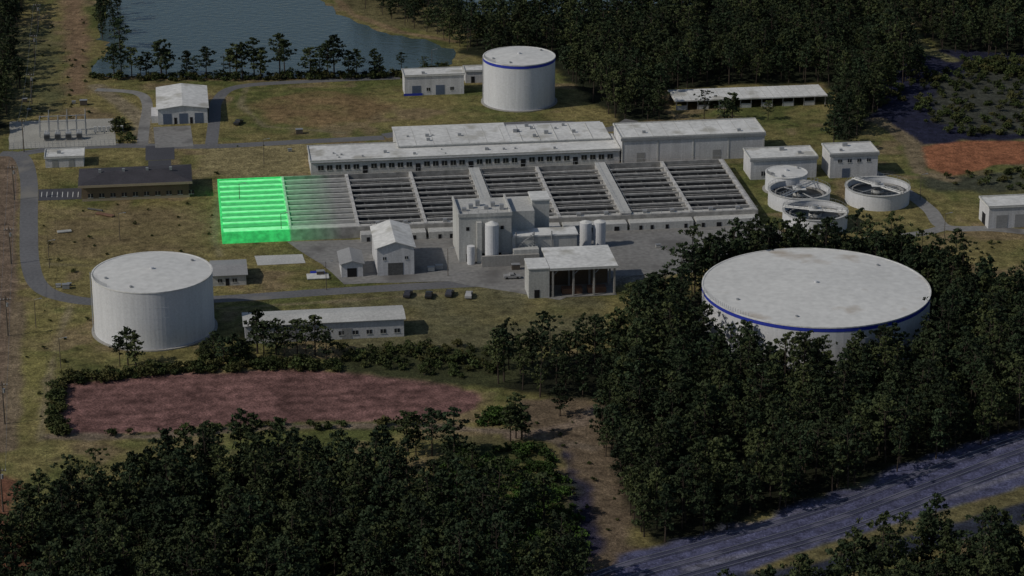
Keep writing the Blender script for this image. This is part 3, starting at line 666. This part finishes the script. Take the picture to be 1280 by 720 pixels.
def scatter(name,pts,c,smin,smax):
    me=bpy.data.meshes.new(name); me.from_pydata([(p[0],p[1],-.05) for p in pts],[],[]); ob=bpy.data.objects.new(name,me); sc.collection.objects.link(ob)
    ng=bpy.data.node_groups.new(name,'GeometryNodeTree'); ng.interface.new_socket('Geometry',in_out='INPUT',socket_type='NodeSocketGeometry'); ng.interface.new_socket('Geometry',in_out='OUTPUT',socket_type='NodeSocketGeometry')
    N=ng.nodes; L=ng.links; i=N.new('NodeGroupInput'); o=N.new('NodeGroupOutput'); ip=N.new('GeometryNodeInstanceOnPoints'); ci=N.new('GeometryNodeCollectionInfo')
    ci.inputs['Collection'].default_value=c; ci.inputs['Separate Children'].default_value=True; ci.inputs['Reset Children'].default_value=True
    rv=N.new('FunctionNodeRandomValue'); rv.data_type='FLOAT_VECTOR'; rv.inputs[0].default_value=(-.06,-.06,0); rv.inputs[1].default_value=(.06,.06,6.283)
    rs=N.new('FunctionNodeRandomValue'); rs.data_type='FLOAT'; rs.inputs[2].default_value=smin; rs.inputs[3].default_value=smax; rs.inputs['Seed'].default_value=5
    L.new(i.outputs[0],ip.inputs['Points']); L.new(ci.outputs[0],ip.inputs['Instance']); ip.inputs['Pick Instance'].default_value=True
    L.new(rv.outputs[0],ip.inputs['Rotation']); L.new(rs.outputs[1],ip.inputs['Scale']); L.new(ip.outputs[0],o.inputs[0])
    md=ob.modifiers.new('scatter','NODES'); md.node_group=ng; return ob
def fill(poly,sp,dens=1.0,gap=0):
    pw=px(poly); x0,y0=pw.min(0); x1,y1=pw.max(0); gx,gy=np.meshgrid(np.arange(x0,x1,sp),np.arange(y0,y1,sp))
    gx=gx+rng.uniform(-.48,.48,gx.shape)*sp; gy=gy+rng.uniform(-.48,.48,gy.shape)*sp; k=inside(gx,gy,pw)&(rng.random(gx.shape)<dens)
    if gap: k&=vnoise(gx+500,gy,14,9)>gap
    for ex,ey,er in EXC: k&=np.hypot(gx-ex,gy-ey)>er
    return list(zip(gx[k],gy[k]))
for poly,sp,gp in((FOREST1,4.0,.17),(FOREST2,4.1,.12),(FOREST3,4.7,.08),(FOREST4,5.2,0),(FOREST5,4.8,.1),(FOREST6,4.0,.1)):
    scatter('pine_forest',fill(poly,sp,.93,gp),CP,.66,1.12)
scatter('pine_grove',fill([(850,366),(900,344),(960,336),(1110,340),(1190,362),(1180,378),(1110,364),(1000,362),(900,368)],3.6,.9),CP,.95,1.2)
scatter('forest_undergrowth',fill([(0,690),(60,640),(200,602),(330,590),(440,602),(560,640),(560,700),(0,720)],3.6,.6)+fill([(1200,75),(1300,75),(1300,100),(1200,90)],2.5,.7),CS,.6,1.4)
scatter('shrub_thicket',fill([(555,560),(690,560),(712,610),(735,700),(640,705),(560,690),(520,640)],2.0,.8)+fill([(598,520),(640,514),(640,530),(600,534)],1.6,.9)+fill([(60,700),(130,690),(130,760),(20,760)],2.2,.7),CG,.5,1.2)
scatter('hedge',fill([(62,484),(84,474),(80,500),(74,530),(90,544),(66,546),(58,520)],1.5,.9)+fill([(84,472),(200,460),(330,452),(430,456),(430,466),(330,464),(200,470),(88,482)],1.6,.85)+fill([(250,440),(310,436),(310,452),(250,455)],1.7,.85)+fill([(90,545),(200,541),(330,531),(520,527),(600,517),(610,524),(520,533),(200,546)],1.8,.35)+fill([(430,440),(600,430),(640,470),(560,474),(430,458)],2.4,.6),CS,.6,1.2)
scatter('shore_brush',fill([(112,94),(230,97),(500,92),(560,84),(560,90),(500,98),(230,102),(112,99)],1.8,.7)+fill([(1160,90),(1290,80),(1290,172),(1190,170),(1140,150)],3,.5)+fill([(1170,222),(1290,212),(1290,240),(1200,236)],3,.5)+fill([(1100,60),(1160,90),(1160,110),(1090,150),(1080,120)],3,.5)+fill([(140,152),(165,150),(170,178),(145,182)],2.2,.5),CS,.5,1.3)
scatter('weed_tufts',fill([(50,255),(265,255),(270,360),(60,360)],7,.35)+fill([(30,385),(110,385),(110,460),(20,560)],6,.35)+fill([(240,185),(380,180),(380,215),(245,220)],6,.3)+fill([(20,40),(110,20),(120,150),(20,150)],6,.4)+fill([(1160,290),(1280,296),(1280,340),(1180,330)],5,.4)+fill([(640,505),(745,505),(790,690),(720,700)],4.5,.4),CS,.2,.5)
scatter('pine_grove',fill([(572,64),(600,32),(520,-20),(440,-20),(450,8),(500,32),(545,46)],4.6,.85)+fill([(120,55),(150,50),(150,-10),(125,-10)],5,.6),CP,.6,.9)
def tree(u,v,top,wide=1.3):
    h=HH(u,v,top); p=random.choice(pines); ob=bpy.data.objects.new('pine_tree',p.data); sc.collection.objects.link(ob)
    zs=max(vv.co.z for vv in p.data.vertices); s=h/zs; ob.scale=(s*wide,s*wide,s); ob.location=P(u,v)-np.array([0,0,.05]); ob.rotation_euler=(0,0,random.uniform(0,6.28))
for t_ in[(143,98,54),(152,95,50),(165,97,58),(176,98,70),(183,96,64),(202,97,48),(208,95,60),(234,98,62),(243,98,70),(258,98,58),(288,97,60),(296,98,54),(303,98,52),(318,97,46),(326,98,60),(350,97,40),(356,98,48),(388,97,58),(400,96,56),(410,98,50),(418,97,42),(436,97,62),(446,97,60),(468,95,60),(474,96,68),(502,92,64),(530,92,70),(150,458,420),(160,456,408),(170,460,415),(255,452,425),(268,452,413),(280,458,420),(294,455,415),(304,450,422),(322,442,384),(330,446,400),(345,446,398),(356,450,408),(372,446,398),(382,450,405),(394,444,392),(408,452,415),(510,566,512),(520,570,530),(540,570,510),(568,575,508),(560,600,545),(590,610,555),(645,548,490),(638,552,505),(652,550,505),(1042,182,140),(1060,190,150),(880,150,112),(915,152,115),(905,156,122),(960,150,125),(1030,300,282),(790,402,352),(815,395,340),(830,400,335),(480,590,530),(610,640,580),(680,650,590),(730,470,430),(700,520,480),(30,660,600),(25,110,70),(150,60,20)]: tree(*t_)
# ---------------- light ----------------
w=bpy.data.worlds.new('World'); sc.world=w; w.use_nodes=True; nt=w.node_tree; sky=nt.nodes.new('ShaderNodeTexSky'); sky.sky_type='NISHITA'; sky.sun_disc=False
dvec=Vector((.80,.30,-.72)).normalized(); el=math.asin(-dvec.z); az=math.atan2(-dvec.x,-dvec.y)
sky.sun_elevation=el; sky.sun_rotation=az; nt.links.new(sky.outputs[0],nt.nodes['Background'].inputs[0]); nt.nodes['Background'].inputs[1].default_value=.05
sl=bpy.data.lights.new('sun','SUN'); sl.energy=2.0; sl.angle=math.radians(.5); sl.color=(1,.94,.84); so=bpy.data.objects.new('sun',sl); sc.collection.objects.link(so); so.rotation_euler=dvec.to_track_quat('-Z','Y').to_euler()
cam=bpy.data.cameras.new('camera'); cam.angle=math.radians(22); cam.clip_end=30000; cam.clip_start=1; co_=bpy.data.objects.new('camera',cam); sc.collection.objects.link(co_); co_.location=(0,0,CZ); co_.rotation_euler=(math.radians(90-20.5),0,0); sc.camera=co_
sc.view_settings.view_transform='Standard'; sc.view_settings.look='None'; sc.view_settings.exposure=0
